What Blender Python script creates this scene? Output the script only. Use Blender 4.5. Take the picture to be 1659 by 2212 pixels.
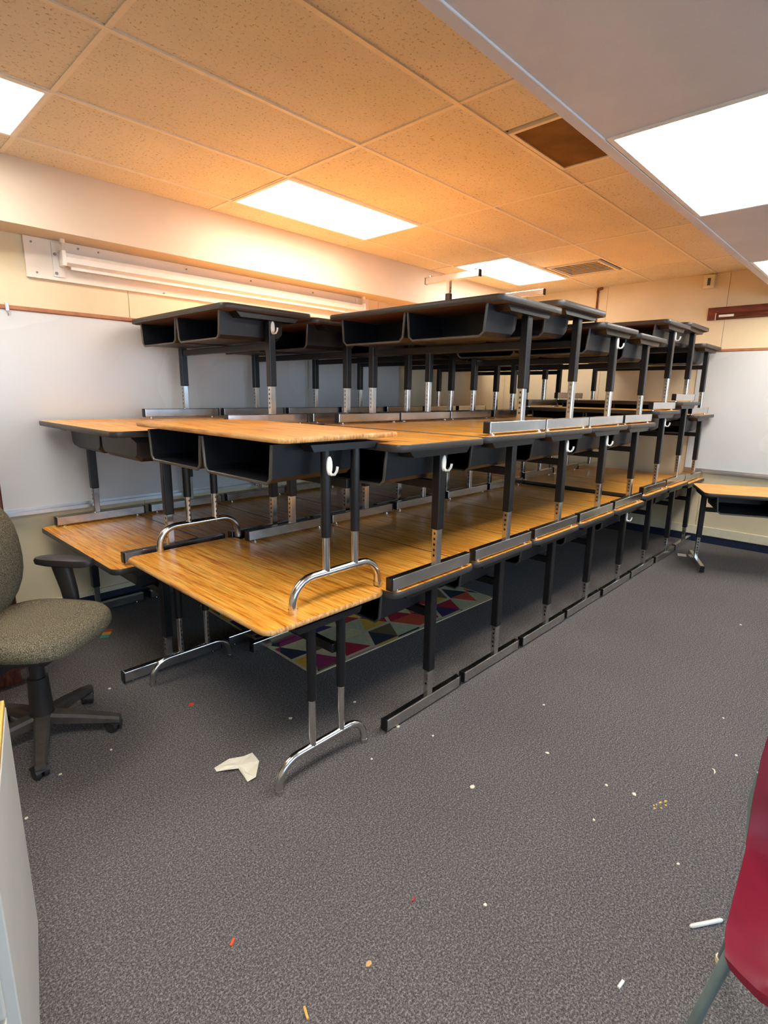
import bpy, bmesh, math, random
from mathutils import Vector, Matrix
random.seed(7)
scene = bpy.context.scene
for o in list(bpy.data.objects):
    bpy.data.objects.remove(o)
C = scene.collection

# ------------------------------------------------------------------ camera, world, exposure
FPX, IMW, IMH = 1170.16, 1659.0, 2212.0
YAW, PITCH, ROLL = 0.758867, -0.2159016, 0.0158422
CAMZ = 1.525
_cy, _sy, _cp, _sp = math.cos(YAW), math.sin(YAW), math.cos(PITCH), math.sin(PITCH)
_f = Vector((_cy*_cp, _sy*_cp, _sp)); _r = Vector((_sy, -_cy, 0)); _u = _r.cross(_f)
_R = _r*math.cos(ROLL) + _u*math.sin(ROLL)
_U = -_r*math.sin(ROLL) + _u*math.cos(ROLL)
cam_d = bpy.data.cameras.new('camera')
cam_d.sensor_fit = 'HORIZONTAL'; cam_d.sensor_width = 36.0
cam_d.lens = 36.0*FPX/IMW; cam_d.clip_start = 0.02
cam = bpy.data.objects.new('camera', cam_d); C.objects.link(cam)
m = Matrix((_R, _U, -_f)).transposed().to_4x4(); m.translation = (0, 0, CAMZ)
cam.matrix_world = m
scene.camera = cam

def floor_at(u, v, z=0.0):
    """point on the horizontal plane at height z that photo pixel (u, v) looks at"""
    d = _R*((u-IMW/2)/FPX) - _U*((v-IMH/2)/FPX) + _f
    k = (z-CAMZ)/d.z
    return Vector((d.x*k, d.y*k, z))

world = bpy.data.worlds.new('world'); scene.world = world; world.use_nodes = True
bg = world.node_tree.nodes['Background']
bg.inputs[0].default_value = (0.52, 0.74, 1.0, 1); bg.inputs[1].default_value = 4.6
vs = scene.view_settings
vs.view_transform = 'Standard'; vs.look = 'None'; vs.gamma = 1.0; vs.use_curve_mapping = False
vs.exposure = 0.92
LAMP = 11.5          # emission of the fluorescent lenses

# ------------------------------------------------------------------ helpers
def srgb(r, g, b):
    f = lambda c: (c/255/12.92) if c/255 <= .04045 else ((c/255+.055)/1.055)**2.4
    return (f(r), f(g), f(b), 1)

class NT:
    def __init__(s, name):
        s.m = bpy.data.materials.new(name); s.m.use_nodes = True
        s.t = s.m.node_tree; s.n = s.t.nodes; s.b = s.n['Principled BSDF']
    def node(s, typ, **kw):
        n = s.n.new(typ)
        for k, v in kw.items():
            if k in n.inputs.keys(): n.inputs[k].default_value = v
            else: setattr(n, k, v)
        return n
    def link(s, a, b): s.t.links.new(a, b)
    def coords(s, scale=(1, 1, 1), rnd=False, which='Object'):
        tc = s.node('ShaderNodeTexCoord'); mp = s.node('ShaderNodeMapping')
        mp.inputs['Scale'].default_value = scale
        s.link(tc.outputs[which], mp.inputs['Vector'])
        if rnd:
            oi = s.node('ShaderNodeObjectInfo')
            mu = s.node('ShaderNodeVectorMath', operation='SCALE'); mu.inputs['Scale'].default_value = 13.7
            cb = s.node('ShaderNodeCombineXYZ')
            for k in range(3): s.link(oi.outputs['Random'], cb.inputs[k])
            s.link(cb.outputs[0], mu.inputs[0]); s.link(mu.outputs[0], mp.inputs['Location'])
        return mp.outputs['Vector']
    def noise(s, vec, scale, detail=3, rough=.55):
        n = s.node('ShaderNodeTexNoise'); n.inputs['Scale'].default_value = scale
        n.inputs['Detail'].default_value = detail; n.inputs['Roughness'].default_value = rough
        s.link(vec, n.inputs['Vector']); return n.outputs['Fac']
    def ramp(s, fac, stops):
        r = s.node('ShaderNodeValToRGB'); e = r.color_ramp.elements
        while len(e) < len(stops): e.new(.5)
        for k, (p, c) in enumerate(stops): e[k].position = p; e[k].color = c
        s.link(fac, r.inputs['Fac']); return r.outputs['Color']
    def mix(s, fac, a, b, mode='MIX'):
        x = s.node('ShaderNodeMix', data_type='RGBA', blend_type=mode)
        for k, v in ((0, fac), (6, a), (7, b)):
            if hasattr(v, 'links') or hasattr(v, 'is_linked'): s.link(v, x.inputs[k])
            else: x.inputs[k].default_value = v
        return x.outputs[2]
    def bump(s, h, strength=.3, dist=.01):
        b = s.node('ShaderNodeBump'); b.inputs['Strength'].default_value = strength; b.inputs['Distance'].default_value = dist
        s.link(h, b.inputs['Height']); s.link(b.outputs[0], s.b.inputs['Normal'])
    def base(s, c):
        if hasattr(c, 'is_linked'): s.link(c, s.b.inputs['Base Color'])
        else: s.b.inputs['Base Color'].default_value = c
    def set(s, rough=.5, metal=0, spec=.5):
        s.b.inputs['Roughness'].default_value = rough; s.b.inputs['Metallic'].default_value = metal
        s.b.inputs['Specular IOR Level'].default_value = spec
        return s

def plain(name, col, rough=.5, metal=0, spec=.5, var=.12, vscale=18, bump=0, bscale=200):
    t = NT(name).set(rough, metal, spec)
    v = t.coords()
    n = t.noise(v, vscale)
    dk = tuple(c*(1-var) for c in col[:3])+(1,); lt = tuple(min(1, c*(1+var)) for c in col[:3])+(1,)
    t.base(t.ramp(n, [(.3, dk), (.7, lt)]))
    if bump: t.bump(t.noise(v, bscale, 2), bump, .003)
    return t.m

M = {}
# wood laminate
def wood(name, dark, mid, light, rough=.28):
    t = NT(name).set(rough, 0, .5)
    v = t.coords((26, 1.6, 8), rnd=True)
    n1 = t.noise(v, 2.2, 6, .62)
    v2 = t.coords((90, 3.5, 20), rnd=True)
    n2 = t.noise(v2, 1.6, 3)
    c = t.ramp(n1, [(.30, dark), (.47, mid), (.66, light)])
    fine = t.ramp(n2, [(.35, (.60, .52, .44, 1)), (.55, (1, 1, 1, 1))])
    t.base(t.mix(.8, c, fine, 'MULTIPLY'))
    v3 = t.coords((1, 1, 1), rnd=True)
    rr = t.node('ShaderNodeMapRange'); rr.inputs[3].default_value = rough-.06; rr.inputs[4].default_value = rough+.16
    t.link(t.noise(v3, 3.5, 4), rr.inputs[0]); t.link(rr.outputs[0], t.b.inputs['Roughness'])
    return t.m
M['wood'] = wood('oak_laminate', srgb(182, 102, 22), srgb(252, 168, 58), srgb(255, 204, 102))
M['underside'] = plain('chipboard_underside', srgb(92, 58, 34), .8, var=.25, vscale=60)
M['wood_edge'] = wood('worn_oak_edge', srgb(170, 104, 48), srgb(216, 156, 88), srgb(236, 190, 128), .4)
M['edge'] = plain('charcoal_edge_band', srgb(56, 52, 49), .42, var=.15, vscale=9)
M['black_metal'] = plain('black_enamel_steel', srgb(19, 18, 20), .34, 0, .5, var=.12)
M['plastic'] = plain('black_moulded_plastic', srgb(22, 22, 26), .42, 0, .5, var=.15, bump=.12, bscale=420)
M['lip'] = plain('grey_plastic_lip', srgb(76, 72, 66), .45, var=.1)
M['duct'] = plain('galvanised_duct', srgb(120, 118, 112), .6, var=.1)
t = NT('chrome').set(.14, 1, .5); v = t.coords()
t.base(t.ramp(t.noise(v, 14, 4), [(.35, (.62, .61, .60, 1)), (.7, (.80, .79, .78, 1))]))
rr = t.node('ShaderNodeMapRange'); rr.inputs[3].default_value = .10; rr.inputs[4].default_value = .26
t.link(t.noise(v, 30, 4), rr.inputs[0]); t.link(rr.outputs[0], t.b.inputs['Roughness'])
M['chrome'] = t.m
t = NT('brushed_chrome').set(.3, 1, .5); v = t.coords()
t.base(t.ramp(t.noise(v, 9, 4), [(.35, (.60, .59, .58, 1)), (.7, (.78, .77, .76, 1))]))
rr = t.node('ShaderNodeMapRange'); rr.inputs[3].default_value = .12; rr.inputs[4].default_value = .30
t.link(t.noise(v, 22, 4), rr.inputs[0]); t.link(rr.outputs[0], t.b.inputs['Roughness'])
M['bar'] = t.m
M['white_plastic'] = plain('white_plastic', srgb(236, 232, 222), .35, var=.04)
# carpet
t = NT('charcoal_carpet').set(.95, 0, .1); v = t.coords()
n1 = t.noise(v, 165, 3, .75); n2 = t.noise(v, 340, 2); n3 = t.noise(v, 1.3, 3); n4 = t.noise(v, 60, 3, .6)
c = t.ramp(n1, [(.34, srgb(40, 39, 42)), (.5, srgb(98, 95, 97)), (.64, srgb(176, 169, 163))])
c = t.mix(.35, c, t.ramp(n2, [(.35, srgb(44, 43, 47)), (.65, srgb(160, 154, 148))]))
c = t.mix(.5, c, t.ramp(n4, [(.3, (.62, .62, .64, 1)), (.7, (1.1, 1.08, 1.04, 1))]), 'MULTIPLY')
c = t.mix(.5, c, t.ramp(n3, [(.3, (.84, .82, .84, 1)), (.7, (1.08, 1.05, 1.0, 1))]), 'MULTIPLY')
t.base(c); t.bump(n1, .9, .006)
M['carpet'] = t.m
# ceiling tile
t = NT('fissured_ceiling_tile').set(.9, 0, .1); v = t.coords((1, 1, 1), rnd=True)
n1 = t.noise(v, 75, 4, .72); n2 = t.noise(v, 2.0, 2)
c = t.ramp(n2, [(.3, srgb(222, 213, 194)), (.7, srgb(232, 223, 204))])
c = t.mix(1.0, c, t.ramp(n1, [(.35, (.56, .48, .40, 1)), (.425, (1, 1, 1, 1))]), 'MULTIPLY')
t.base(c); t.bump(n1, .35, .004)
M['tile'] = t.m
M['grid'] = plain('ceiling_grid_paint', srgb(234, 223, 202), .5, var=.04)
M['low_ceiling'] = plain('plaster_ceiling', srgb(222, 212, 206), .85, var=.05, vscale=3, bump=.3, bscale=120)
M['soffit'] = plain('soffit_paint', srgb(218, 202, 178), .7, var=.03, vscale=3)
t = NT('vinyl_wall_panel').set(.6, 0, .3); v = t.coords()
c = t.ramp(t.noise(v, 2.2, 4), [(.3, srgb(224, 206, 166)), (.7, srgb(234, 217, 182))])
t.base(c); t.bump(t.noise(v, 260, 2), .08, .002)
M['wall'] = t.m
M['wall_plain'] = plain('room_paint', srgb(232, 216, 186), .75, var=.03, vscale=2)
M['base_cream'] = plain('cream_trim', srgb(232, 220, 186), .5, var=.06)
M['navy'] = plain('navy_rubber_base', srgb(22, 34, 58), .5, var=.15)
t = NT('whiteboard_enamel').set(.16, 0, .5); v = t.coords()
c = t.ramp(t.noise(v, 1.6, 5), [(.3, srgb(211, 212, 209)), (.7, srgb(216, 217, 215))])
t.base(c)
rr = t.node('ShaderNodeMapRange'); rr.inputs[3].default_value = .16; rr.inputs[4].default_value = .36
t.link(t.noise(v, 1.2, 1), rr.inputs[0]); t.link(rr.outputs[0], t.b.inputs['Roughness'])
M['wboard'] = t.m
M['alu'] = plain('aluminium_trim', (.72, .72, .72, 1), .35, 1, var=.06)
M['rail'] = plain('copper_brown_rail', srgb(176, 118, 78), .45, var=.15)
M['brown_wood'] = wood('dark_walnut', srgb(52, 20, 8), srgb(96, 42, 20), srgb(120, 60, 32), .35)
M['maroon_wood'] = wood('red_brown_wood', srgb(74, 24, 12), srgb(118, 46, 26), srgb(136, 60, 36), .4)
M['board_paint'] = plain('painted_board', srgb(240, 230, 214), .55, var=.04, vscale=4)
M['screw'] = plain('steel_screw', (.30, .28, .24, 1), .4, 1)
t = NT('filter_grille').set(.9, 0, .1); v = t.coords((1, 1, 1))
c = t.ramp(t.noise(v, 5, 5), [(.3, srgb(104, 78, 46)), (.7, srgb(138, 106, 66))])
t.base(c); t.bump(t.noise(v, 220, 2), .4, .003)
M['filter'] = t.m
M['fabric'] = NT('olive_grey_fabric').set(.95, 0, .1).m
t = NT('olive_tweed').set(.95, 0, .1); v = t.coords()
n = t.noise(v, 330, 2)
c = t.ramp(n, [(.35, srgb(66, 60, 46)), (.5, srgb(112, 104, 84)), (.66, srgb(166, 156, 132))])
t.base(c); t.bump(n, .6, .003)
M['fabric'] = t.m
M['dusty'] = plain('dusty_base_plastic', srgb(74, 66, 60), .6, var=.25, vscale=25)
M['chair_plastic'] = plain('charcoal_chair_plastic', srgb(44, 40, 38), .45, var=.1, bump=.08, bscale=300)
t = NT('maroon_shell').set(.3, 0, .5); v = t.coords()
t.base(t.ramp(t.noise(v, 10, 3), [(.3, srgb(116, 22, 40)), (.7, srgb(132, 30, 50))])); t.bump(t.noise(v, 350, 2), .05, .002)
M['maroon'] = t.m
M['grey_tube'] = plain('grey_green_steel', srgb(128, 142, 140), .35, .4, var=.1)
M['cab'] = plain('pale_grey_steel', srgb(206, 202, 192), .45, var=.04, vscale=5)
M['cab_top'] = wood('maple_laminate', srgb(210, 160, 70), srgb(232, 190, 98), srgb(240, 204, 120), .35)
M['paper'] = plain('paper', srgb(238, 230, 206), .8, var=.04)

def lens_mat(name, col, axis, power):
    """prismatic lens: brightest over its two tubes, dimmer between them"""
    t = NT(name)
    tc = t.node('ShaderNodeTexCoord'); sp = t.node('ShaderNodeSeparateXYZ')
    t.link(tc.outputs['Object'], sp.inputs[0])
    ab = t.node('ShaderNodeMath', operation='ABSOLUTE'); t.link(sp.outputs[axis], ab.inputs[0])
    mr = t.node('ShaderNodeMapRange', interpolation_type='SMOOTHSTEP')
    mr.inputs[1].default_value = .0; mr.inputs[2].default_value = .11; mr.inputs[3].default_value = .032; mr.inputs[4].default_value = 1.0
    t.link(ab.outputs[0], mr.inputs[0])
    mu = t.node('ShaderNodeMath', operation='MULTIPLY'); mu.inputs[1].default_value = LAMP*power
    t.link(mr.outputs[0], mu.inputs[0])
    t.b.inputs['Base Color'].default_value = (.8, .8, .8, 1)
    t.b.inputs['Emission Color'].default_value = col
    t.link(mu.outputs[0], t.b.inputs['Emission Strength'])
    return t.m
M['lens_cool'] = lens_mat('cool_lamp_lens', (1.0, .965, .93, 1), 1, .86)
M['lens_warm'] = lens_mat('warm_lamp_lens', (1.0, .965, .92, 1), 1, 1.12)

def setp(o, label=None, cat=None, group=None, kind=None):
    if label: o['label'] = label
    if cat: o['category'] = cat
    if group: o['group'] = group
    if kind: o['kind'] = kind
    return o

def add_box(bm, lo, hi, bev=0, rot=None):
    vs_ = [bm.verts.new((x, y, z)) for x in (lo[0], hi[0]) for y in (lo[1], hi[1]) for z in (lo[2], hi[2])]
    fs = [bm.faces.new([vs_[i] for i in q]) for q in ((0, 1, 3, 2), (4, 6, 7, 5), (0, 4, 5, 1), (2, 3, 7, 6), (0, 2, 6, 4), (1, 5, 7, 3))]
    if bev:
        es = {e for f in fs for e in f.edges}
        bmesh.ops.bevel(bm, geom=list(es), offset=bev, segments=2, affect='EDGES', profile=.5)

def add_prism(bm, poly, z0, z1, axis=2):
    """extrude 2-D polygon along axis"""
    def P(p, z):
        return ((p[0], p[1], z), (p[0], z, p[1]), (z, p[0], p[1]))[{2: 0, 1: 1, 0: 2}[axis]]
    a = [bm.verts.new(P(p, z0)) for p in poly]; b = [bm.verts.new(P(p, z1)) for p in poly]
    n = len(poly)
    bm.faces.new(a); bm.faces.new(b)
    for k in range(n): bm.faces.new((a[k], a[(k+1) % n], b[(k+1) % n], b[k]))

def add_tube(bm, pts, rad, seg=10, caps=True):
    pts = [Vector(p) for p in pts]; rs = rad if isinstance(rad, (list, tuple)) else [rad]*len(pts)
    rings = []; ref = None
    for k, p in enumerate(pts):
        d = (pts[min(k+1, len(pts)-1)]-pts[max(k-1, 0)]).normalized()
        if ref is None or abs(ref.dot(d)) > .98: ref = Vector((0, 0, 1)) if abs(d.z) < .9 else Vector((1, 0, 0))
        x = ref.cross(d).normalized(); ref = d.cross(x).normalized()
        rings.append([bm.verts.new(p+x*rs[k]*math.cos(a)+ref*rs[k]*math.sin(a)) for a in (2*math.pi*i/seg for i in range(seg))])
    for a, b in zip(rings, rings[1:]):
        for k in range(seg): bm.faces.new((a[k], a[(k+1) % seg], b[(k+1) % seg], b[k]))
    if caps: bm.faces.new(rings[0]); bm.faces.new(rings[-1])

def add_cyl(bm, c, r, z0, z1, seg=12, r1=None):
    add_tube(bm, [(c[0], c[1], z0), (c[0], c[1], z1)], [r, r1 if r1 is not None else r], seg)

def rrect(hx, hy, r, seg=5):
    out = []
    for cx, cy, a0 in ((hx-r, hy-r, 0), (-hx+r, hy-r, 90), (-hx+r, -hy+r, 180), (hx-r, -hy+r, 270)):
        for k in range(seg+1):
            a = math.radians(a0+90*k/seg); out.append((cx+r*math.cos(a), cy+r*math.sin(a)))
    return out

def loft(bm, rings, caps=True):
    rr_ = [[bm.verts.new(p) for p in ring] for ring in rings]
    for a, b in zip(rr_, rr_[1:]):
        n = len(a)
        for k in range(n): bm.faces.new((a[k], a[(k+1) % n], b[(k+1) % n], b[k]))
    if caps: bm.faces.new(rr_[0]); bm.faces.new(rr_[-1])

def drilled(bm, sec, z0, z1, zh, cols):
    """hollow tube of section sec with square adjustment holes through the faces listed in cols"""
    zs_ = [z0]+sorted(q for z in zh for q in (z-.0055, z+.0055))+[z1]
    rings = [[bm.verts.new((x, y, z)) for x, y in sec] for z in zs_]
    n = len(sec)
    for r in range(len(rings)-1):
        for k in range(n):
            if k in cols and r % 2 == 1: continue
            bm.faces.new((rings[r][k], rings[r][(k+1) % n], rings[r+1][(k+1) % n], rings[r+1][k]))
    bm.faces.new(rings[0]); bm.faces.new(rings[-1])

_cache = {}
def mesh(key, fn, mat, smooth=False):
    if key in _cache: return _cache[key]
    bm = bmesh.new(); fn(bm)
    bmesh.ops.recalc_face_normals(bm, faces=bm.faces)
    me = bpy.data.meshes.new(key if isinstance(key, str) else str(key[0])); bm.to_mesh(me); bm.free()
    me.materials.append(M[mat] if isinstance(mat, str) else mat)
    if smooth:
        for p in me.polygons: p.use_smooth = True
        try: me.set_sharp_from_angle(angle=math.radians(40))
        except Exception: pass
    _cache[key] = me
    return me

_uid = [0]
def obj(name, fn, mat, parent=None, loc=(0, 0, 0), rotz=0, key=None, smooth=False):
    if key is None:
        _uid[0] += 1; key = (name, _uid[0])
    o = bpy.data.objects.new(name, mesh(key, fn, mat, smooth)); C.objects.link(o)
    o.location = loc; o.rotation_euler = (0, 0, rotz)
    if parent is not None: o.parent = parent
    return o

def empty(name, loc, rotz=0):
    o = bpy.data.objects.new(name, None); C.objects.link(o); o.location = loc; o.rotation_euler = (0, 0, rotz)
    o.empty_display_size = .1
    return o
def box_fn(lo, hi, bev=0): return lambda bm: add_box(bm, lo, hi, bev)
def struct(name, fn, mat, parent=None):
    o = obj(name, fn, mat, parent)
    if parent is None: o['kind'] = 'structure'
    return o

# ------------------------------------------------------------------ the room
X0, X1 = -2.6, 6.5
YW, YR = 3.98, -3.2            # whiteboard wall, window wall
ZC, ZL = 2.745, 2.47           # tile ceiling, lower plaster ceiling
YS, ZS = 3.735, 2.41           # soffit face, soffit underside
YE = 1.0                       # edge of the lower ceiling

fl = struct('floor', box_fn((X0-.2, YR-.2, -.12), (X1+.2, YW+.2, 0)), 'carpet')

# whiteboard wall: backing and vinyl panels with thin seams
wl = struct('wall_left', box_fn((X0-.2, YW+.012, 0), (X1+.2, YW+.16, ZC+.11)), 'wall_plain')
xs = [X0, -.813+.0, .407, 1.627, 2.847, 4.067, 5.287, X1]
for a, b in zip(xs, xs[1:]):
    w = b-a-.004
    obj('wall_panel', box_fn((-w/2, 0, 0), (w/2, .014, ZS+.3)), 'wall', wl, ((a+b)/2, YW, 0.0))
# end wall
we = struct('wall_end', box_fn((X1+.012, YR-.2, 0), (X1+.16, YW+.012, ZC+.12)), 'wall_plain')
ys = [YR, -2.17, -.95, .27, 1.49, 2.70, YW]
for a, b in zip(ys, ys[1:]):
    w = b-a-.004
    obj('wall_panel', box_fn((0, -w/2, 0), (.014, w/2, ZC+.06)), 'wall', we, (X1, (a+b)/2, 0.0))
struct('wall_back', box_fn((X0-.16, YR-.2, 0), (X0, YW+.16, ZC+.12)), 'wall_plain')
# window wall out of frame to the right
wins = [(-1.9, -.1), (.7, 2.5), (3.3, 5.1)]
WZ0, WZ1 = .9, 2.2
def winwall(bm):
    add_box(bm, (X0-.2, YR-.15, 0), (X1+.2, YR, WZ0)); add_box(bm, (X0-.2, YR-.15, WZ1), (X1+.2, YR, ZC+.12))
    e = [X0-.2]+[q for w in wins for q in w]+[X1+.2]
    for k in range(0, len(e), 2): add_box(bm, (e[k], YR-.15, WZ0), (e[k+1], YR, WZ1))
struct('wall_right', winwall, 'wall_plain')
for k, (a, b) in enumerate(wins):
    def fr(bm, a=a, b=b):
        for lo, hi in (((a, WZ0), (b, WZ0+.05)), ((a, WZ1-.05), (b, WZ1)), ((a, WZ0), (a+.05, WZ1)), ((b-.05, WZ0), (b, WZ1)), (((a+b)/2-.02, WZ0), ((a+b)/2+.02, WZ1))):
            add_box(bm, (lo[0], YR-.11, lo[1]), (hi[0], YR-.05, hi[1]))
    struct('window_%d' % (k+1), fr, 'alu')
    wn = ('window_near_offscreen', 'window_middle_offscreen', 'window_far_offscreen')[k]
    pl = bpy.data.lights.new(wn, 'AREA'); pl.shape = 'RECTANGLE'; pl.size = b-a; pl.size_y = WZ1-WZ0
    pl.cycles.is_portal = True
    po = bpy.data.objects.new(wn, pl); C.objects.link(po)
    po.location = ((a+b)/2, YR-.02, (WZ0+WZ1)/2); po.rotation_euler = (math.radians(90), 0, 0)
    po.rotation_euler = (math.radians(-90), 0, math.radians(180))

# soffit over the whiteboard
struct('trim_1', box_fn((X0, YS, ZS), (X1, YW+.01, ZC+.05)), 'soffit')

# tile ceiling
ce = struct('ceiling', box_fn((X0-.2, YR-.2, ZC+.10), (X1+.2, YW+.16, ZC+.16)), 'wall_plain')
GX = [0.9104+1.22*k for k in range(-3, 5)]
GY = [3.447-.61*k for k in range(5)]
xs = [X0]+[g for g in GX if X0+.05 < g < X1]+[X1]
ys = [YS]+GY
lights_hi = []
FIL = (2.50, 3.07, 1.03, 1.595)
DIF = (5.20, 5.72, 2.28, 2.79)
for i in range(len(xs)-1):
    for j in range(len(ys)-1):
        a, b, y1, y0 = xs[i], xs[i+1], ys[j], ys[j+1]
        ci = round((a-.9104)/1.22)
        if j == 1 and ci in (-1, 1, 3) and b-a > 1.1:
            lights_hi.append((a, b, y0, y1)); continue
        pieces = [(a, b, y0, y1)]
        for hole in (FIL, DIF):
            if a < hole[0] and hole[1] < b and y0-.05 < hole[2] and hole[3] < y1+.05:
                pieces = [(a, hole[0]-.012, y0, y1), (hole[1]+.012, b, y0, y1)]
                if hole is DIF: pieces += [(hole[0]-.012, hole[1]+.012, y0, hole[2]-.01), (hole[0]-.012, hole[1]+.012, hole[3]+.01, y1)]
        for p in pieces:
            hx, hy = (p[1]-p[0])/2-.002, (p[3]-p[2])/2-.002
            if hx < .02 or hy < .02: continue
            obj('ceiling_tile', box_fn((-hx, -hy, 0), (hx, hy, .016)), 'tile', ce, ((p[0]+p[1])/2, (p[2]+p[3])/2, ZC+.004+random.uniform(0, .003)), key=('ceiling_tile', round(hx, 3), round(hy, 3)))
for y in GY[:-1]:
    obj('grid_bar', box_fn((X0, -.011, 0), (X1, .011, .012)), 'grid', ce, (0, y, ZC-.001), key='grid_bar_long')
for x in xs[1:-1]:
    for j in range(len(ys)-1):
        hy = (ys[j]-ys[j+1])/2-.011
        obj('grid_bar', box_fn((-.011, -hy, 0), (.011, hy, .011)), 'grid', ce, (x, (ys[j]+ys[j+1])/2, ZC), key=('grid_bar', round(hy, 3)))

# lower plaster ceiling with its riser and edge trim
lo_lights = [(a, a+1.22, .375, .985) for a in (-.31, 2.215, 4.745)]
def lowceil(bm):
    # slab with openings for its light fittings
    xsL = sorted({X0-.1, X1+.1} | {q for l in lo_lights for q in l[:2]}); ysL = sorted({YR-.1, YE} | {q for l in lo_lights for q in l[2:]})
    for a, b in zip(xsL, xsL[1:]):
        for c, d in zip(ysL, ysL[1:]):
            if any(abs(a-l[0]) < .01 and abs(c-l[2]) < .01 for l in lo_lights): continue
            add_box(bm, (a, c, ZL), (b, d, ZL+.03))
    add_box(bm, (X0-.1, YE-.03, ZL+.03), (X1+.1, YE, ZC+.03))
struct('ceiling_lower', lowceil, 'low_ceiling')
struct('trim_2', box_fn((X0, YE-.012, ZL-.006), (X1, YE+.032, ZL+.05), .003), 'low_ceiling')

def ceiling_light(a, b, y0, y1, z, lens, label, drop=.004, off=False):
    cx, cy = (a+b)/2, (y0+y1)/2; hx, hy = (b-a)/2-.001, (y1-y0)/2-.001
    r = setp(empty('ceiling_light_offscreen' if off else 'ceiling_light', (cx, cy, z)), label, 'light', 'recessed fluorescent ceiling lights')
    def fr(bm):
        for lo, hi in (((-hx, -hy), (hx, -hy+.022)), ((-hx, hy-.022), (hx, hy)), ((-hx, -hy+.022), (-hx+.022, hy-.022)), ((hx-.022, -hy+.022), (hx, hy-.022))):
            add_box(bm, (lo[0], lo[1], -.005), (hi[0], hi[1], .05))
        add_box(bm, (-hx, -hy, .05), (hx, hy, .056))
    obj('frame', fr, 'white_plastic', r, key=('lframe', round(hx, 3), round(hy, 3)))
    def le(bm):
        loft(bm, [[(x, y, zz) for x, y in rrect(hx-.022-i, hy-.022-i, .004, 1)] for zz, i in ((.048, 0), (.036, 0), (.036-drop, .012))])
    obj('lens_offscreen' if off else 'lens', le, lens, r, key=('lens', lens, round(hx, 3), round(hy, 3), drop))
names_hi = {-1: 'cream fluorescent panel in tile ceiling above the olive office chair', 1: 'bright fluorescent panel in tile ceiling above the projection screen', 3: 'small bright fluorescent panel behind the upturned desk feet'}
for (a, b, y0, y1) in lights_hi:
    ceiling_light(a, b, y0, y1, ZC, 'lens_cool', names_hi[round((a-.9104)/1.22)])
nl = ['fluorescent panel in plaster ceiling over the grey cabinet', 'large glowing fluorescent panel in the plaster ceiling beside brown return filter', 'fluorescent panel in plaster ceiling close to the end wall']
for k, (l, n) in enumerate(zip(lo_lights, nl)): ceiling_light(*l, ZL, 'lens_warm', n, off=(k == 0))   # the first of the row hangs above the camera

# return-air filter grille, ceiling diffuser
r = setp(empty('return_air_grille', ((FIL[0]+FIL[1])/2, (FIL[2]+FIL[3])/2, ZC)), 'square return air grille with a dirty brown filter in tile ceiling', 'vent')
hx, hy = (FIL[1]-FIL[0])/2, (FIL[3]-FIL[2])/2
def gfr(bm):
    for lo, hi in (((-hx, -hy), (hx, -hy+.02)), ((-hx, hy-.02), (hx, hy)), ((-hx, -hy+.02), (-hx+.02, hy-.02)), ((hx-.02, -hy+.02), (hx, hy-.02))): add_box(bm, (*lo, -.006), (*hi, .016))
obj('frame', gfr, 'grid', r); obj('filter', box_fn((-hx+.02, -hy+.02, 0), (hx-.02, hy-.02, .012)), 'filter', r)
r = setp(empty('air_diffuser', ((DIF[0]+DIF[1])/2, (DIF[2]+DIF[3])/2, ZC)), 'slatted metal air diffuser in tile ceiling near the end wall', 'vent')
hx, hy = (DIF[1]-DIF[0])/2, (DIF[3]-DIF[2])/2
obj('frame', gfr, 'grid', r)
def duct(bm):
    a, b, c, d, z0, z1 = -hx+.018, hx-.018, -hy+.018, hy-.018, .012, .095
    add_box(bm, (a, c, z1-.004), (b, d, z1))
    for lo, hi in (((a, c), (a+.003, d)), ((b-.003, c), (b, d)), ((a, c), (b, c+.003)), ((a, d-.003), (b, d))): add_box(bm, (*lo, z0), (*hi, z1))
obj('duct', duct, 'duct', r)
for k in range(8):
    x = -hx+.05+k*(2*hx-.1)/7
    obj('slat', lambda bm: add_prism(bm, [(-.007, .002), (-.007, .004), (.007, .004), (.007, .002)], -hy+.02, hy-.02, 1), 'grid', r, (x, 0, 0), key='dif_slat')

# base trims
struct('baseboard_end', box_fn((X1-.008, YR, 0), (X1, YW, .082)), 'navy')
struct('trim_3', box_fn((X1-.018, YR, .082), (X1, YW, .175), .004), 'base_cream')
struct('baseboard_left', box_fn((.0, YW-.008, 0), (X1-.02, YW, .10)), 'navy')
struct('trim_4', box_fn((.0, YW-.018, .10), (X1-.02, YW, .135), .004), 'base_cream')

# ------------------------------------------------------------------ wall fixtures
# whiteboard on the left wall
def whiteboard(name, label, loc, rotz, w, z0, z1, clips):
    r = setp(empty(name, loc, rotz), label, 'whiteboard')
    obj('panel', box_fn((-w/2, -.012, z0), (w/2, -.001, z1)), 'wboard', r)
    obj('chalk_tray', lambda bm: (add_box(bm, (-w/2, -.045, z0-.018), (w/2, 0, z0-.004)), add_box(bm, (-w/2, -.045, z0-.004), (w/2, -.04, z0+.004)), add_box(bm, (-w/2, -.018, z0-.004), (w/2, 0, z0+.02))), 'alu', r)
    rl = obj('map_rail', lambda bm: (add_box(bm, (-w/2, -.016, z1), (w/2, 0, z1+.028), .003), add_box(bm, (-w/2, -.022, z1+.006), (w/2, -.016, z1+.016))), 'rail', r)
    for c in clips:
        obj('map_clip', lambda bm: (add_box(bm, (-.01, -.034, -.02), (.01, -.02, .03), .003), add_tube(bm, [(0, -.03, -.018), (0, -.04, -.034), (0, -.032, -.045)], .003, 6)), 'alu', rl, (c, 0, z1+.01))
    return r
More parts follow.
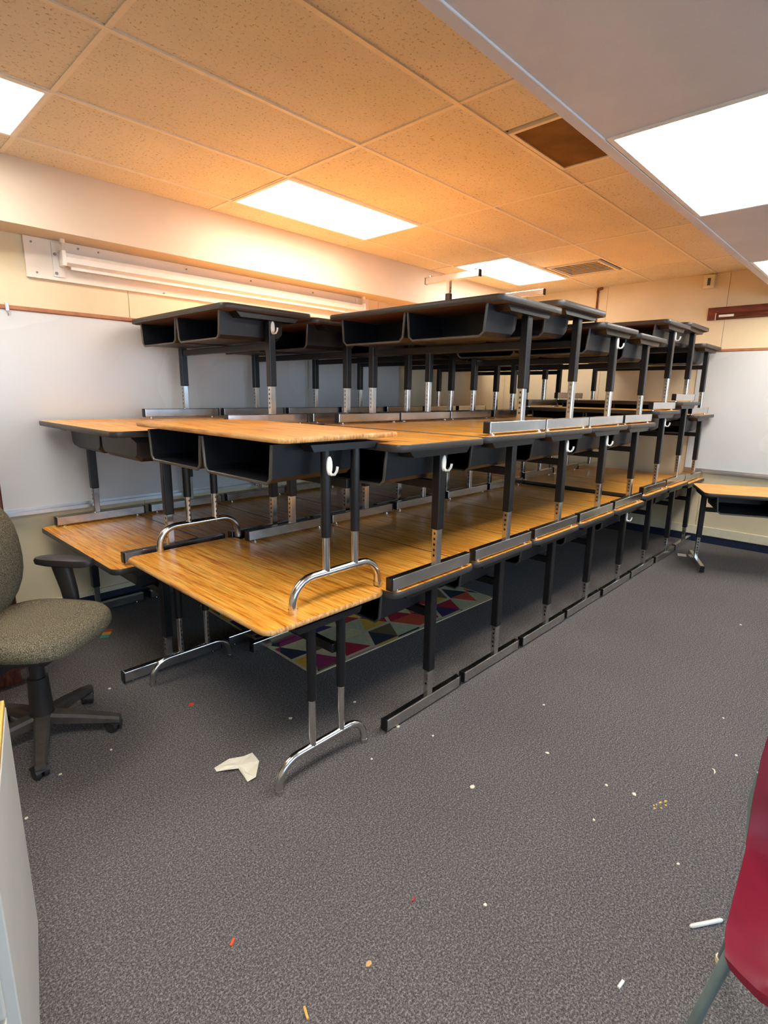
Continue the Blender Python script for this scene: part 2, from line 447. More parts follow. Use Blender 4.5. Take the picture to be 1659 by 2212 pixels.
whiteboard('whiteboard', 'long cream whiteboard on wall behind the stacked desks, under white projection screen', ((.73+4.39)/2, YW, 0), 0, 3.66, .755, 1.975, [.905-2.56, 2.2-2.56])
whiteboard('whiteboard', 'whiteboard on end wall above the loose desk, beside brown map roller', (X1, .02, 0), -math.pi/2, 3.30, .775, 1.985, [])

# painted plank with pull-down screen
pk = obj('mounting_board', box_fn((-1.44, -.02, -.116), (1.44, 0, .116), .002), 'board_paint', None, (2.47, YW-.0005, 2.293))
setp(pk, 'long cream painted board with screws behind the projection screen', 'board')
for (x, z) in ((-1.40, .085), (-1.385, -.085), (-1.14, .092), (-1.02, .092), (-.42, .088), (.12, .088), (.75, .085), (.3, -.1), (-.6, -.1), (1.3, .05), (1.38, -.08)):
    obj('screw', lambda bm: add_tube(bm, [(0, -.026, 0), (0, -.018, 0)], .006, 8), 'screw', pk, (x, 0, z), key='board_screw')
sc = setp(empty('projection_screen', (2.50, YW-.0206, 2.298)), 'white roll-up projection screen case hung on the painted board', 'projection screen')
prof = [(-.02, -.03), (-.055, -.036), (-.078, -.02), (-.082, .012), (-.066, .036), (-.03, .042), (-.012, .03)]
obj('case', lambda bm: add_prism(bm, prof, -1.27, 1.27, 0), 'white_plastic', sc)
obj('screen_cloth', box_fn((-1.24, -.0525, -.048), (1.24, -.0505, -.03)), 'white_plastic', sc)
obj('pull_bar', box_fn((-1.24, -.058, -.056), (1.24, -.044, -.044), .003), 'white_plastic', sc)
for s in (-1, 1):
    e = obj('end_bracket', lambda bm: (add_box(bm, (-.012, -.088, -.042), (.012, -.006, .048), .006), add_box(bm, (-.045, -.008, -.10), (.02, 0, .10), .003),
            add_tube(bm, [(-.005, -.02, .03), (0, -.05, .06), (0, -.07, .075), (0, -.062, .10)], .007, 8), add_tube(bm, [(0, -.066, .09), (0, -.066, .118)], .016, 8)), 'white_plastic', sc, (s*1.28, 0, 0), key='screen_bracket', smooth=True)
    for z in (-.08, .03):
        obj('screw', lambda bm: add_tube(bm, [(0, -.014, 0), (0, -.004, 0)], .009, 8), 'screw', e, (-.03, 0, z), key='bracket_screw')
# map roller on end wall
mr_ = setp(empty('map_roller', (X1, .6, 2.36)), 'red brown wooden map roller board on end wall above the whiteboard', 'map roller')
obj('board', box_fn((-.02, -1.045, -.06), (0, 1.045, .06), .003), 'maroon_wood', mr_)
obj('roller', lambda bm: add_tube(bm, [(-.045, -1.0, -.03), (-.045, .955, -.03)], .026, 12), 'brown_wood', mr_, smooth=True)
obj('bracket', lambda bm: (add_box(bm, (-.06, .957, -.065), (-.02, .965, .0)),), 'alu', mr_)
obj('printed_label', box_fn((-.0725, .80, -.042), (-.0705, .93, -.020)), 'white_plastic', mr_)
bx_ = setp(empty('wall_speaker', (X1, 1.665, 2.67)), 'small cream box high on end wall under the tile ceiling', 'speaker box')
obj('housing', box_fn((-.05, -.05, -.062), (0, .05, .068), .006), 'base_cream', bx_)
obj('grille_slot', box_fn((-.0515, -.014, -.035), (-.049, .014, .035)), 'lip', bx_)
cd = setp(empty('conduit', (X1, 2.81, 2.6)), 'short brown conduit on end wall above the top tier desks', 'conduit')
obj('pipe', lambda bm: add_tube(bm, [(-.014, 0, -.55), (-.014, 0, .10)], .011, 8), 'maroon_wood', cd, smooth=True)
obj('elbow', lambda bm: add_tube(bm, [(-.016, 0, .09), (-.016, 0, .125), (-.016, -.05, .135)], .016, 8), 'maroon_wood', cd, smooth=True)

# ------------------------------------------------------------------ desks
TT = .030
def desk_top(root, H, edge, TT=TT):
    hx, hy = .305, .61; ky = round(TT, 3)
    def slab(bm): add_prism(bm, rrect(hx-.004, hy-.004, .048), -TT+.001, .0004)
    tp = obj('tabletop', slab, 'wood', root, (0, 0, H), key=('tabletop', ky))
    def ring(bm):
        prof = [(.010, -TT), (.003, -TT), (0, -TT+.005), (0, -.005), (.003, 0), (.006, 0)]
        loft(bm, [[(x, y, z) for x, y in rrect(hx-i, hy-i, .05-i)] for i, z in prof], False)
    obj('edge_band', ring, edge, tp, key=('edge_band', edge, ky), smooth=True)
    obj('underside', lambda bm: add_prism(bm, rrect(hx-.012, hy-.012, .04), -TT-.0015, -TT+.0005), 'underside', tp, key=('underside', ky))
def book_boxes(root, H, D=.42):
    zt = -TT-.001; h = .145; wy = .247; tp = .016
    def tray(bm):
        x0, x1 = -.27, -.27+D
        P = lambda x, y, z: bm.verts.new((x, y, z))
        # rings front -> back
        def ring(x, zt_, dz): return [P(x, -wy, zt_), P(x, -wy+tp*.8, zt_-h+.02+dz), P(x, -wy+tp+.02, zt_-h+dz), P(x, wy-tp-.02, zt_-h+dz), P(x, wy-tp*.8, zt_-h+.02+dz), P(x, wy, zt_)]
        a = ring(x0, zt, 0); b = ring(x1-.03, zt, .006); c = ring(x1, zt, .03)
        for r0, r1 in ((a, b), (b, c)):
            for k in range(5): bm.faces.new((r0[k], r0[k+1], r1[k+1], r1[k]))
        bm.faces.new(c)
        bmesh.ops.recalc_face_normals(bm, faces=bm.faces)
        bmesh.ops.solidify(bm, geom=list(bm.faces), thickness=.005)
    for s in (-1, 1):
        b = obj('book_box', tray, 'plastic', root, (0, s*.257, H), key=('book_box', D))
        pts = [(-wy, zt), (-wy+tp*.8, zt-h+.02), (-wy+tp+.02, zt-h), (wy-tp-.02, zt-h), (wy-tp*.8, zt-h+.02), (wy, zt)]
        obj('front_lip', lambda bm: add_tube(bm, [(-.272, y, z) for y, z in pts], .0065, 6), 'lip', b, key='front_lip', smooth=True)
def hook(root, y, z, x=0.03):
    o = obj('coat_hook', lambda bm: (add_prism(bm, [(.013*math.cos(a), .036*math.sin(a)) for a in (2*math.pi*k/14 for k in range(14))], -.006, 0, 1),
        add_tube(bm, [(0, -.005, -.022), (0, -.016, -.032), (.004, -.028, -.030), (.008, -.036, -.016), (.01, -.038, 0)], .0055, 6)), 'white_plastic', root, (x, y, z), key='coat_hook', smooth=True)
    o['label'] = 'white plastic hook'
LX = .03
def tdesk(loc, H, flip=False, label='', group='', chrome=.15, hooked=False, edge='edge', rz=None, cross=True, depth=.42):
    r = empty('student_desk', loc, math.pi if flip else 0)
    if rz is not None: r.rotation_euler = (0, 0, rz)
    setp(r, label, 'desk', group)
    desk_top(r, H, edge); book_boxes(r, H, depth)
    for s in (-1, 1):
        y = s*.545
        obj('leg_bracket', lambda bm: add_prism(bm, [(-.215, 0), (.215, 0), (.185, -.03), (-.185, -.03)], -.035, .042, 1), 'black_metal', r, (0, y, H-TT-.001), key='leg_bracket')
        zs = .067+chrome; zt = H-TT-.028
        lg = obj('leg', box_fn((-.023, -.021, zs), (.023, .021, zt), .005), 'black_metal', r, (LX, y, 0), key=('leg', round(zs, 3), round(zt, 3)))
        n = max(2, int((zs-.095)/.026))
        def insert(bm, n=n, zs=zs):
            a, b, c, w = .0185, .0165, .004, .005
            sec = [(-a, -w), (-a, w), (-a, b-c), (-a+c, b), (a-c, b), (a, b-c), (a, w), (a, -w), (a, -b+c), (a-c, -b), (-a+c, -b), (-a, -b+c)]
            drilled(bm, sec, .06, zs+.02, [zs-.018-k*.026 for k in range(n)], (0, 6))
        obj('leg_insert', insert, 'bar', lg, key=('leg_insert', n, round(zs, 3)))
        fb = obj('foot_bar', box_fn((-.28, -.018, .011), (.28, .018, .067), .004), 'bar', r, (0, y, 0), key='foot_bar')
        for q in (-1, 1):
            obj('end_cap', box_fn((-.005, -.0185, .0105), (.005, .0185, .0675), .003), 'black_metal', fb, (q*.283, 0, 0), key='end_cap')
            obj('glide', lambda bm: (add_cyl(bm, (0, 0), .014, 0, .005, 10), add_cyl(bm, (0, 0), .006, .004, .014, 8)), 'chrome', fb, (q*.235, 0, 0), key='glide')
    if cross: obj('crossbar', box_fn((-.014, -.53, -.03), (.014, .53, .01), .003), 'black_metal', r, (LX, 0, H-.19), key='crossbar')
    if hooked: hook(r, -.545-.021, H-.10)
    return r
def arc_pts(hw, hgt, rad, n=6):
    p = [(-hw, 0, .008), (-hw, 0, hgt-rad)]
    p += [(-hw+rad-rad*math.cos(a), 0, hgt-rad+rad*math.sin(a)) for a in (math.pi/2*k/n for k in range(1, n+1))]
    p += [(hw-rad+rad*math.sin(a), 0, hgt-rad+rad*math.cos(a)) for a in (math.pi/2*k/n for k in range(0, n+1))]
    return p+[(hw, 0, .008)]
def tubedesk(loc, H, label, chrome, hooked=False, edge='wood_edge', boxes=True):
    r = empty('tube_leg_desk', loc); setp(r, label, 'desk', 'tube-legged desks at the head of the front row')
    desk_top(r, H, edge, .019)
    obj('apron', box_fn((-.2, -.5, -.03), (.2, .5, -.018)), 'black_metal', r, (0, 0, H), key='apron')
    if boxes: book_boxes(r, H)
    for s in (-1, 1):
        y = s*.562
        obj('leg_bracket', lambda bm: add_prism(bm, [(-.17, 0), (.17, 0), (.155, -.026), (-.155, -.026)], -.035, .025, 1), 'black_metal', r, (0, y, H-TT-.001), key='leg_bracket_b')
        ft = obj('arched_foot', lambda bm: add_tube(bm, arc_pts(.228, .125, .095), .0165, 12), 'chrome', r, (-.01, y, 0), key='arched_foot', smooth=True)
        for q in (-1, 1): obj('glide', lambda bm: (add_cyl(bm, (0, 0), .017, 0, .009, 12), add_cyl(bm, (0, 0), .018, .008, .02, 12)), 'chrome', ft, (q*.228, 0, 0), key='glide_b')
        for q in (-1, 1):
            x = q*.077+.005
            zs = .11+chrome
            lg = obj('leg', lambda bm, zs=zs: add_tube(bm, [(0, 0, zs), (0, 0, H-TT-.02)], .0195, 12), 'black_metal', r, (x, y, 0), key=('tleg', round(zs, 3), round(H, 3)), smooth=True)
            n = int((chrome-.03)/.026)
            def insert(bm, n=n, zs=zs, s=s):
                sec = [(.015*math.cos(a), .015*math.sin(a)) for a in (-s*math.pi/2-math.pi/16+2*math.pi*i/16 for i in range(16))]
                drilled(bm, sec, .115, zs+.02, [zs-.02-k*.026 for k in range(n)], (0,))
            obj('leg_insert', insert, 'chrome', lg, key=('tins', s, n, round(zs, 3)), smooth=True)
    obj('crossbar', box_fn((-.014, -.55, -.03), (.014, .55, .01), .003), 'black_metal', r, (.06, 0, H-.19), key='crossbar_b')
    if hooked: hook(r, -.562-.0195, H-.115, -.077+.005)
    return r

ordn = ['first', 'second', 'third', 'fourth', 'fifth', 'sixth', 'seventh', 'eighth']
GF1, GF2, GF3 = 'front row desks on the carpet', 'front row desks on the middle tier', 'front row desks on the top tier'
GB1, GB2, GB3 = 'wall row desks on the carpet', 'wall row desks on the middle tier', 'wall row desks on the top tier'
e_ = .004
# front row, bottom tier
tubedesk((1.29, 2.095, 0), .705, 'glossy oak desk on arched chrome feet standing on the carpet at row head', .225, boxes=False)
Z1 = [.695]*5+[.73, .73, .70]
Yc = 1.45+.61
L1x = [1.905+.6105*k for k in range(8)]
for k in range(8):
    tdesk((L1x[k], Yc+.004*(k % 2), 0), Z1[k], False, 'oak-top desk on carpet in front row, %s after the arched-foot desk' % ordn[k], GF1, .13 if k != 1 else .17, k in (4,))
# front row, middle tier
tubedesk((1.395, 2.125, .7055), 1.370-.7055, 'worn oak-edged desk with arched chrome feet stacked on the other arched-foot desk', .16, True)
Z2 = [1.327, 1.330, 1.330, 1.330, 1.330, 1.42, 1.49, 1.365]
L2x = [1.88+.0, 2.497, 3.112, 3.727, 4.34, 4.955, 5.565, 6.163]
for k in range(8):
    tdesk((L2x[k], 1.41+.61+.005*k, Z1[k]+e_*.2), Z2[k]-Z1[k]-e_*.2, False, 'middle-tier desk of front row, %s after the upper arched-foot desk' % ordn[k], GF2, [.16, .15, .12, .17, .14, .17, .2, .14][k], k in (0, 2, 3, 5))
# front row, top tier (starts over the second middle-tier desk)
L3x = [2.54, 3.12, 3.70, 4.315, 4.895, 5.487, 6.10]
Z3 = [1.975, 2.022, 1.967, 1.957, 2.107, 2.145, 2.02]
for k in range(7):
    b = Z2[k+1]+e_*.2
    tdesk((L3x[k], 1.40+.61+[0, .005, .01, .015, .02, .03, .05][k], b), Z3[k]-b, False, 'top-tier desk of front row, %s counted toward the end wall' % ordn[k], GF3, [.16, .21, .16, .14, .19, .13, .15][k], k in (2, 4), depth=.28 if k < 2 else .42)
# wall row
YB = 2.72+.61
for k in range(8):
    tdesk((1.235+.613*k, YB-.005*(k % 3), 0), .645, k % 3 == 0, 'bottom desk of the row against whiteboard wall, %s from the office chair' % ordn[k], GB1, .12)
for k in range(8):
    tdesk((1.29+.614*k, YB+.004*(k % 2), .6458), 1.325-.6458, k in (0, 3, 4), 'middle-tier desk of the whiteboard wall row, %s from the office chair' % ordn[k], GB2, .17 if k % 2 else .16, cross=k > 0)
for k in range(7):
    tdesk((1.905+.614*k, YB-.012+.006*(k % 2), 1.3258), [1.985, 1.972, 1.98, 1.985, 1.985, 1.985, 1.97][k]-1.3258, k in (3, 5), 'top-tier desk of the whiteboard wall row, %s from the whiteboard rail clip' % ordn[k], GB3, .16, k in (0, 1))
# one desk lies upside down on top of the wall row
inv = tdesk((4.50, 2.995, 2.5365), .55, False, 'upside-down desk with feet in the air on top of the stack', None, .10)
inv.rotation_euler = (math.pi, 0, math.pi/2)
# loose desk by the end wall
ang = math.radians(24)
ld = tdesk((0, 0, 0), .725, False, 'loose oak-top desk set askew by the end wall under the whiteboard', None, .19)
ca, sa = math.cos(ang), math.sin(ang)
ld.rotation_euler = (0, 0, ang)
cor = Vector((5.27, 1.155, 0))                      # its near corner; local corner is (-.305, +.61)
ld.location = cor - Vector((-.29*ca-.595*sa, -.29*sa+.595*ca, 0))

# ------------------------------------------------------------------ patterned rug under the front row
rug = setp(empty('rug', (1.715, 2.14, 0), math.radians(-2.0)), 'rug of coloured triangles and pale lattice lines lying under the desks', 'rug')
RW, RH = 1.72, 1.35
rc = [srgb(*c) for c in ((176, 28, 52), (214, 84, 52), (226, 176, 60), (44, 112, 104), (60, 40, 92), (110, 96, 60), (212, 200, 150), (150, 40, 90), (40, 44, 60), (190, 190, 150))]
rmats = [plain('rug_wool_%d' % k, c, .95, var=.12, vscale=60, bump=.3, bscale=400) for k, c in enumerate(rc)]
pale = plain('rug_pale_line', srgb(214, 196, 160), .95, var=.08, bump=.3, bscale=400)
obj('backing', box_fn((0, 0, .0005), (RW, RH, .006)), pale, rug)
cells = {k: [] for k in range(len(rc))}
s_ = .215
rnd = random.Random(3)
def clip(poly):
    for ax, lim, sg in ((0, .012, 1), (0, RW-.012, -1), (1, .012, 1), (1, RH-.012, -1)):
        out = []
        for i, p in enumerate(poly):
            q = poly[(i+1) % len(poly)]
            a = sg*(p[ax]-lim); b = sg*(q[ax]-lim)
            if a >= 0: out.append(p)
            if a*b < 0:
                t_ = a/(a-b); out.append((p[0]+(q[0]-p[0])*t_, p[1]+(q[1]-p[1])*t_))
        poly = out
        if len(poly) < 3: return None
    return poly
hh = s_*math.sqrt(3)/2
for row in range(-1, int(RH/(2*hh))+2):
    for col in range(-1, int(RW/(s_*1.5))+2):
        cx, cy = col*s_*1.5+.05, row*2*hh+(hh if col % 2 else 0)+.03
        pal = [rnd.randrange(len(rc)) for _ in range(3)]
        for k in range(6):
            a0, a1 = math.radians(60*k), math.radians(60*k+60)
            R_ = s_*.93
            tri = clip([(cx, cy), (cx+R_*math.cos(a0), cy+R_*math.sin(a0)), (cx+R_*math.cos(a1), cy+R_*math.sin(a1))])
            if tri: cells[pal[k % 3] if rnd.random() < .75 else rnd.randrange(len(rc))].append(tri)
for k, polys in cells.items():
    def pat(bm, polys=polys):
        for p in polys: bm.faces.new([bm.verts.new((x, y, .0068)) for x, y in p])
    o = obj('coloured_pile', pat, rmats[k], rug); o['kind'] = 'stuff'

# ------------------------------------------------------------------ office chair
och = setp(empty('office_chair', (.525, 2.555, 0), math.atan2(-.80, .60)), 'olive fabric office chair with black arms and star base on casters', 'chair')
def sup(hx, hy, n, cnt=36, skew=0):
    out = []
    for k in range(cnt):
        a = 2*math.pi*k/cnt; c, s = math.cos(a), math.sin(a)
        x = hx*abs(c)**(2/n)*(1 if c >= 0 else -1); y = hy*abs(s)**(2/n)*(1 if s >= 0 else -1)
        out.append((x, y*(1-skew*x)))
    return out
def seat(bm):
    prof = [(.86, -.01), (.95, 0), (1.0, .025), (.99, .048), (.94, .066), (.80, .075), (.5, .078), (.2, .078)]
    rings = []
    for f, z in prof:
        rings.append([(x*f+.02, y*f, .495+z-.05*max(0, (x*f)/.24-.55)**2*1.6) for x, y in sup(.255, .265, 3.2)])
    loft(bm, rings)
obj('seat', seat, 'fabric', och, smooth=True)
obj('seat_pan', lambda bm: loft(bm, [[(x*f+.0, y*f, z) for x, y in sup(.23, .235, 3)] for f, z in ((.7, .448), (1, .470), (1.02, .490))]), 'chair_plastic', och, smooth=True)
def back(bm):
    rings = []
    for k in range(11):
        t_ = k/10; z = .56+.50*t_
        w = .25*(1-abs(2*t_-1.0)**3.2*.45); d = .038*(1-abs(2*t_-1)**4*.6)
        x = -.205-.05*t_+.03*math.sin(math.pi*t_)
        rings.append([(x+a-.45*(b*b), b, z) for a, b in ((d*c_, w*s_2) for c_, s_2 in ((math.copysign(abs(math.cos(q))**.75, math.cos(q)), math.copysign(abs(math.sin(q))**.75, math.sin(q))) for q in (2*math.pi*i/24 for i in range(24))))])
    loft(bm, rings)
obj('backrest', back, 'fabric', och, smooth=True)
obj('back_upright', lambda bm: add_tube(bm, [(-.06, 0, .455), (-.24, 0, .455), (-.30, 0, .47), (-.31, 0, .72)], [.03, .03, .03, .022], 8), 'chair_plastic', och, smooth=True)
for s in (-1, 1):
    ar = obj('armrest', lambda bm: loft(bm, [[(x*f, y*f, z) for x, y in sup(.148, .045, 2.8)] for f, z in ((.8, -.022), (.97, -.016), (1, 0), (.95, .012), (.75, .018))]), 'chair_plastic', och, (-.035, s*.285, .735), key='armrest', smooth=True)
    obj('arm_post', lambda bm: loft(bm, [[(x+dx, y*hw/.02, z) for x, y in sup(hd, .02, 3, 16)] for z, hd, hw, dx in ((-.30, .024, .014, .02), (-.24, .034, .02, .02), (-.14, .038, .024, .008), (-.015, .046, .028, -.02))]), 'chair_plastic', ar, key='arm_post', smooth=True)
    obj('arm_bracket', lambda bm: add_box(bm, (-.02, -.19, -.325), (.05, .02, -.29), .006) if s > 0 else add_box(bm, (-.02, -.02, -.325), (.05, .19, -.29), .006), 'chair_plastic', ar, key=('arm_bracket', s))
obj('seat_mechanism', box_fn((-.11, -.07, .385), (.10, .07, .458), .012), 'chair_plastic', och)
obj('gas_column', lambda bm: (add_cyl(bm, (0, 0), .047, .12, .30, 16, .040), add_cyl(bm, (0, 0), .03, .29, .40, 12)), 'chair_plastic', och, smooth=True)
base_rot = -math.atan2(-.80, .60)
star = obj('star_base', lambda bm: add_cyl(bm, (0, 0), .058, .07, .135, 16, .05), 'chair_plastic', och, rotz=base_rot, smooth=True)
for k in range(5):
    a = math.radians(-107+72*k)
    def arm(bm):
        loft(bm, [[(x, y, z) for y, z in ((-w, zt-.012), (-w*.7, zt), (w*.7, zt), (w, zt-.012), (w*.9, zb), (-w*.9, zb))] for x, w, zt, zb in ((.035, .034, .132, .085), (.16, .028, .112, .07), (.27, .023, .09, .058), (.315, .02, .080, .052))])
    A = obj('base_arm', arm, 'dusty', och, rotz=base_rot+a, key='base_arm')
    def caster(bm):
        for q in (-1, 1): add_tube(bm, [(-.014, q*.006, .026), (-.014, q*.024, .026)], .026, 14)
        add_tube(bm, [(0, 0, .05), (0, 0, .062)], .008, 8)
        loft(bm, [[(-.014+.031*math.cos(t2), y, .026+.031*math.sin(t2)) for t2 in (math.radians(20+140*i/8) for i in range(9))]+[(-.014+.024*math.cos(t2), y, .026+.024*math.sin(t2)) for t2 in (math.radians(160-140*i/8) for i in range(9))] for y in (-.027, .027)])
    obj('caster', caster, 'chair_plastic', A, (.295, 0, 0), rotz=.5*(-1)**k, key='caster', smooth=True)

# ------------------------------------------------------------------ brown cabinet behind the office chair
bc = setp(empty('wooden_cabinet', (.16, 3.34, 0)), 'dark brown wooden cabinet behind the olive office chair', 'cabinet')
obj('body', lambda bm: (add_box(bm, (-.44, -.19, .08), (.44, .21, 1.22), .004), add_box(bm, (-.42, -.17, 0), (.42, .19, .08))), 'brown_wood', bc)
obj('top', box_fn((-.45, -.21, 1.22), (.45, .215, 1.245), .004), 'brown_wood', bc)
for s in (-1, 1):
    d_ = obj('door', box_fn((-.215, -.018, .11), (.215, 0, 1.2), .004), 'brown_wood', bc, (s*.219, -.19, 0), key='cab_door')
    obj('knob', lambda bm: add_tube(bm, [(0, -.018, 0), (0, -.045, 0)], [.008, .014], 10), 'alu', d_, (-s*.17, 0, .7), key='cab_knob', smooth=True)

# ------------------------------------------------------------------ grey cabinet at left
ga = math.atan2(.237, .971)
gc = setp(empty('filing_cabinet', (.251, 1.605, 0), -ga), 'pale grey steel filing cabinet with yellow maple top near the office chair', 'cabinet')
# local: far right corner at origin, +y away, body spans x -.46..0, y -.57..0
obj('body', box_fn((-.46, -.57, .0), (0, 0, .70), .003), 'cab', gc)
obj('top', box_fn((-.462, -.585, .70), (-.002, .0, .72), .002), 'cab_top', gc)
for k, (a, b) in enumerate(((.06, .36), (.37, .67))):
    d_ = obj('drawer', box_fn((-.44, -.585, a), (-.02, -.57, b), .003), 'cab', gc)
    obj('label_holder', box_fn((-.30, -.588, b-.09), (-.19, -.585, b-.04)), 'white_plastic', d_)
    obj('handle', lambda bm, b=b: add_tube(bm, [(-.13, -.585, b-.07), (-.13, -.605, b-.07), (-.07, -.605, b-.07), (-.07, -.585, b-.07)], .006, 8), 'black_metal', d_, smooth=True)
obj('lock', lambda bm: add_tube(bm, [(-.04, -.57, .685), (-.04, -.576, .685)], .01, 10), 'alu', gc)

# ------------------------------------------------------------------ maroon school chair at right
rch = setp(empty('school_chair', (1.30, -.098, 0), .035), 'maroon plastic shell school chair on grey steel legs', 'chair')
def shell(bm):
    # local: faces -x; seat from x -.21 (front) to .18, then the back rises
    prof = [(-.215, .415), (-.212, .432), (-.195, .447), (-.15, .452), (-.05, .446), (.06, .442), (.13, .446), (.17, .462), (.195, .50), (.215, .56), (.245, .66), (.275, .76), (.285, .79)]
    W = [.185, .197, .204, .208, .210, .212, .213, .215, .217, .220, .220, .212, .185]
    nu = 14; grid = []
    for (x, z), w in zip(prof, W):
        row = []
        for k in range(nu+1):
            t_ = -1+2*k/nu
            lift = .016*max(0, abs(t_)-.72)**1*3.5
            seatf = 1 if x < .15 else 0
            yy = w*t_
            cx_ = x+(.0 if seatf else -.02*(t_*t_)) + (.02*(abs(t_)**4) if x < -.18 else 0)
            row.append(bm.verts.new((cx_ - (0 if seatf else lift*.8), yy, z+(lift if seatf else 0))))
        grid.append(row)
    for a, b in zip(grid, grid[1:]):
        for k in range(nu): bm.faces.new((a[k], a[k+1], b[k+1], b[k]))
    bmesh.ops.recalc_face_normals(bm, faces=bm.faces)
    bmesh.ops.solidify(bm, geom=list(bm.faces), thickness=.006)
obj('seat_shell', shell, 'maroon', rch, smooth=True)
for s in (-1, 1):
    lg = obj('leg', lambda bm: add_tube(bm, [(-.04, s*.15, .425), (-.10, s*.165, .424), (-.118, s*.19, .405), (-.125, s*.262, .012)], .0115, 10), 'grey_tube', rch, smooth=True)
    obj('glide', lambda bm: add_tube(bm, [(-.125, s*.262, 0), (-.125, s*.262, .016)], .015, 10), 'base_cream', lg)
    lg = obj('leg', lambda bm: add_tube(bm, [(-.04, s*.15, .425), (.10, s*.165, .424), (.125, s*.18, .405), (.235, s*.225, .012)], .0115, 10), 'grey_tube', rch, smooth=True)
    obj('glide', lambda bm: add_tube(bm, [(.235, s*.225, 0), (.235, s*.225, .016)], .015, 10), 'base_cream', lg)
    obj('back_bracket', lambda bm: add_tube(bm, [(.10, s*.165, .424), (.20, s*.212, .445), (.226, s*.222, .53), (.24, s*.216, .60)], .010, 8), 'grey_tube', rch, smooth=True)
obj('cross_rail', lambda bm: add_tube(bm, [(-.04, -.16, .425), (-.04, .16, .425)], .010, 8), 'grey_tube', rch, smooth=True)

# ------------------------------------------------------------------ litter on the carpet
def at_px(u, v): p = floor_at(u, v); return p
pp = [(463, 1660), (495, 1643), (527, 1640), (545, 1627), (560, 1648), (553, 1685), (535, 1690), (515, 1664), (495, 1669), (468, 1668)]
q = [floor_at(*p) for p in pp]; c0 = sum(q, Vector())/len(q)
def sheet(bm):
    n = len(q); ctr = bm.verts.new((0, 0, .012))
    a = [bm.verts.new((p.x-c0.x, p.y-c0.y, .002+.006*(k % 3))) for k, p in enumerate(q)]
    mid = [bm.verts.new(((p.x-c0.x)*.5, (p.y-c0.y)*.5, .006+.007*((k+1) % 2))) for k, p in enumerate(q)]
    for k in range(n):
        bm.faces.new((a[k], a[(k+1) % n], mid[(k+1) % n], mid[k])); bm.faces.new((mid[k], mid[(k+1) % n], ctr))
    bmesh.ops.recalc_face_normals(bm, faces=bm.faces); bmesh.ops.solidify(bm, geom=list(bm.faces), thickness=.001)
setp(obj('paper_towel', sheet, 'paper', None, c0), 'crumpled cream paper towel scrap on carpet by the arched foot', 'paper')
def bit(name, u, v, label, cat, mat, fn, rot=0, group=None):
    p = floor_at(u, v); o = obj(name, fn, mat, None, p, rot); setp(o, label, cat, group); return o
def disc(r, hgt=.003): return lambda bm: add_cyl(bm, (0, 0), r, .0, hgt, 12)
def stick(l, w, hgt=.006): return lambda bm: add_box(bm, (-l/2, -w/2, 0), (l/2, w/2, hgt), .0012)
def scrap(r, seed):
    g = random.Random(seed); pts = [(r*g.uniform(.6, 1)*math.cos(a), r*g.uniform(.5, .9)*math.sin(a)) for a in (2*math.pi*k/6 for k in range(6))]
    return lambda bm: add_prism(bm, pts, 0, .003)
mo = plain('orange_plastic', srgb(226, 84, 40), .4); mt = plain('tan_chip', srgb(214, 170, 110), .7); mred = plain('red_crayon', srgb(190, 40, 44), .5); myel = plain('yellow_pencil', srgb(226, 180, 90), .5)
bit('counter_disc', 413, 1522, 'orange plastic counter disc on carpet near the arched foot', 'counter', mo, disc(.013))
bit('eraser_stick', 502, 2037, 'short orange stick lying on the open carpet', 'stick', mo, stick(.022, .007), .6)
bit('wood_chip', 797, 2082, 'pale tan chip lying on the open carpet', 'chip', mt, scrap(.012, 4))
bit('crayon_stub', 893, 1945, 'tiny red crayon stub on the open carpet', 'crayon', mred, stick(.014, .005), .2)
bit('pencil_stub', 661, 2190, 'yellow pencil stub lying on the open carpet', 'pencil', myel, stick(.032, .006), 1.2)
bit('chalk_stick', 1341, 2128, 'short white chalk stick on carpet left of the maroon chair', 'chalk', 'white_plastic', stick(.028, .008), -.1)
def rod(bm): add_tube(bm, [(-.056, 0, .006), (-.05, 0, .006), (.05, 0, .006), (.056, 0, .006)], [.003, .006, .006, .003], 10)
p0, p1 = floor_at(1494, 2004), floor_at(1556, 1991)
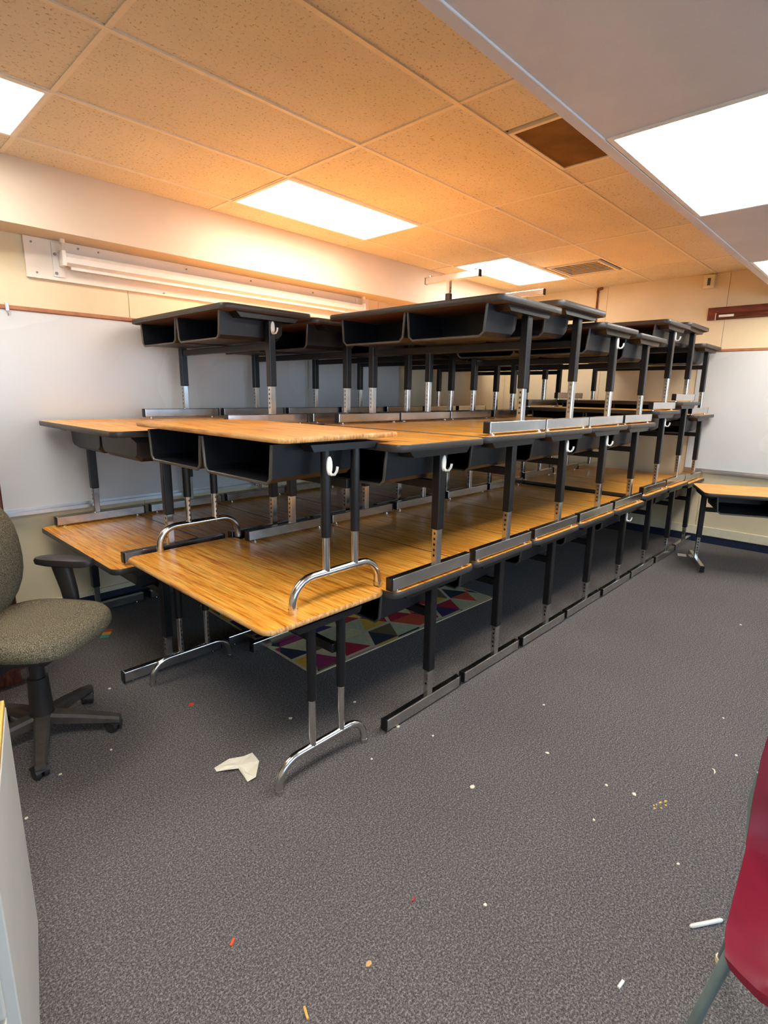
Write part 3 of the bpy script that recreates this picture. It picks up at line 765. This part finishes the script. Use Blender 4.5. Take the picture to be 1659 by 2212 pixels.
rd = obj('white_marker', rod, 'white_plastic', None, (p0+p1)/2, math.atan2(p1.y-p0.y, p1.x-p0.x), smooth=True); rd.location.z = 0
setp(rd, 'white marker rod on carpet beside the maroon chair leg', 'marker')
bit('paper_curl', 1542, 1667, 'thin curled white paper shaving on carpet', 'paper', 'paper', lambda bm: add_tube(bm, [(-.018, .004, .003), (-.006, -.002, .004), (.008, -.003, .004), (.018, .003, .003)], [.001, .003, .003, .001], 6), .5)
bit('index_card', 1473, 1199, 'white card on carpet beside the loose desk foot', 'card', 'white_plastic', stick(.10, .075, .001), .3)
for k, (u, v, r) in enumerate(((1020, 1700, .013), (1370, 1716, .012), (1182, 1627, .010), (1175, 1523, .009), (1283, 1772, .007), (766, 1517, .010), (627, 1552, .011), (803, 1640, .008), (240, 1620, .007), (130, 1673, .007), (57, 1768, .007), (237, 1488, .010), (1590, 1632, .008), (1563, 1552, .007), (1048, 1955, .007), (1465, 1867, .006), (935, 1590, .008), (1310, 1697, .008), (1600, 1350, .010), (860, 1570, .012))):
    lab = ('tiny white paper scrap on carpet around the office chair base' if u < 300 else
           'tiny white paper scrap on carpet between the arched foot and first square foot bar' if 600 < u < 940 and v < 1660 else
           'small white paper scrap on open carpet in line with the paper towel' if v > 1690 and u < 1100 else
           'tiny white paper scrap on open carpet between desk row and maroon chair')
    bit('paper_scrap', u, v, lab, 'paper scrap', 'paper', scrap(r, k), k, 'paper scraps, '+lab.split('carpet ')[1])
for k in range(9):
    g = random.Random(50+k)
    bit('glitter_crumb', 1425+g.uniform(-14, 14), 1739+g.uniform(-9, 9), 'small yellow crumb in a cluster on the carpet', 'crumb', myel, scrap(.005, k), k, 'yellow crumbs on the carpet')
# striped strip by the office chair
p0 = floor_at(230, 1369); st = setp(empty('striped_strip', p0, math.radians(58)), 'red, yellow and teal striped card strip on carpet behind the office chair seat', 'card')
for k, c in enumerate((srgb(70, 150, 140), srgb(224, 170, 70), srgb(208, 80, 50))):
    obj('stripe', box_fn((-.06+.042*k, -.025, 0), (-.018+.042*k, .025, .002)), plain('strip_%d' % k, c, .6), st)
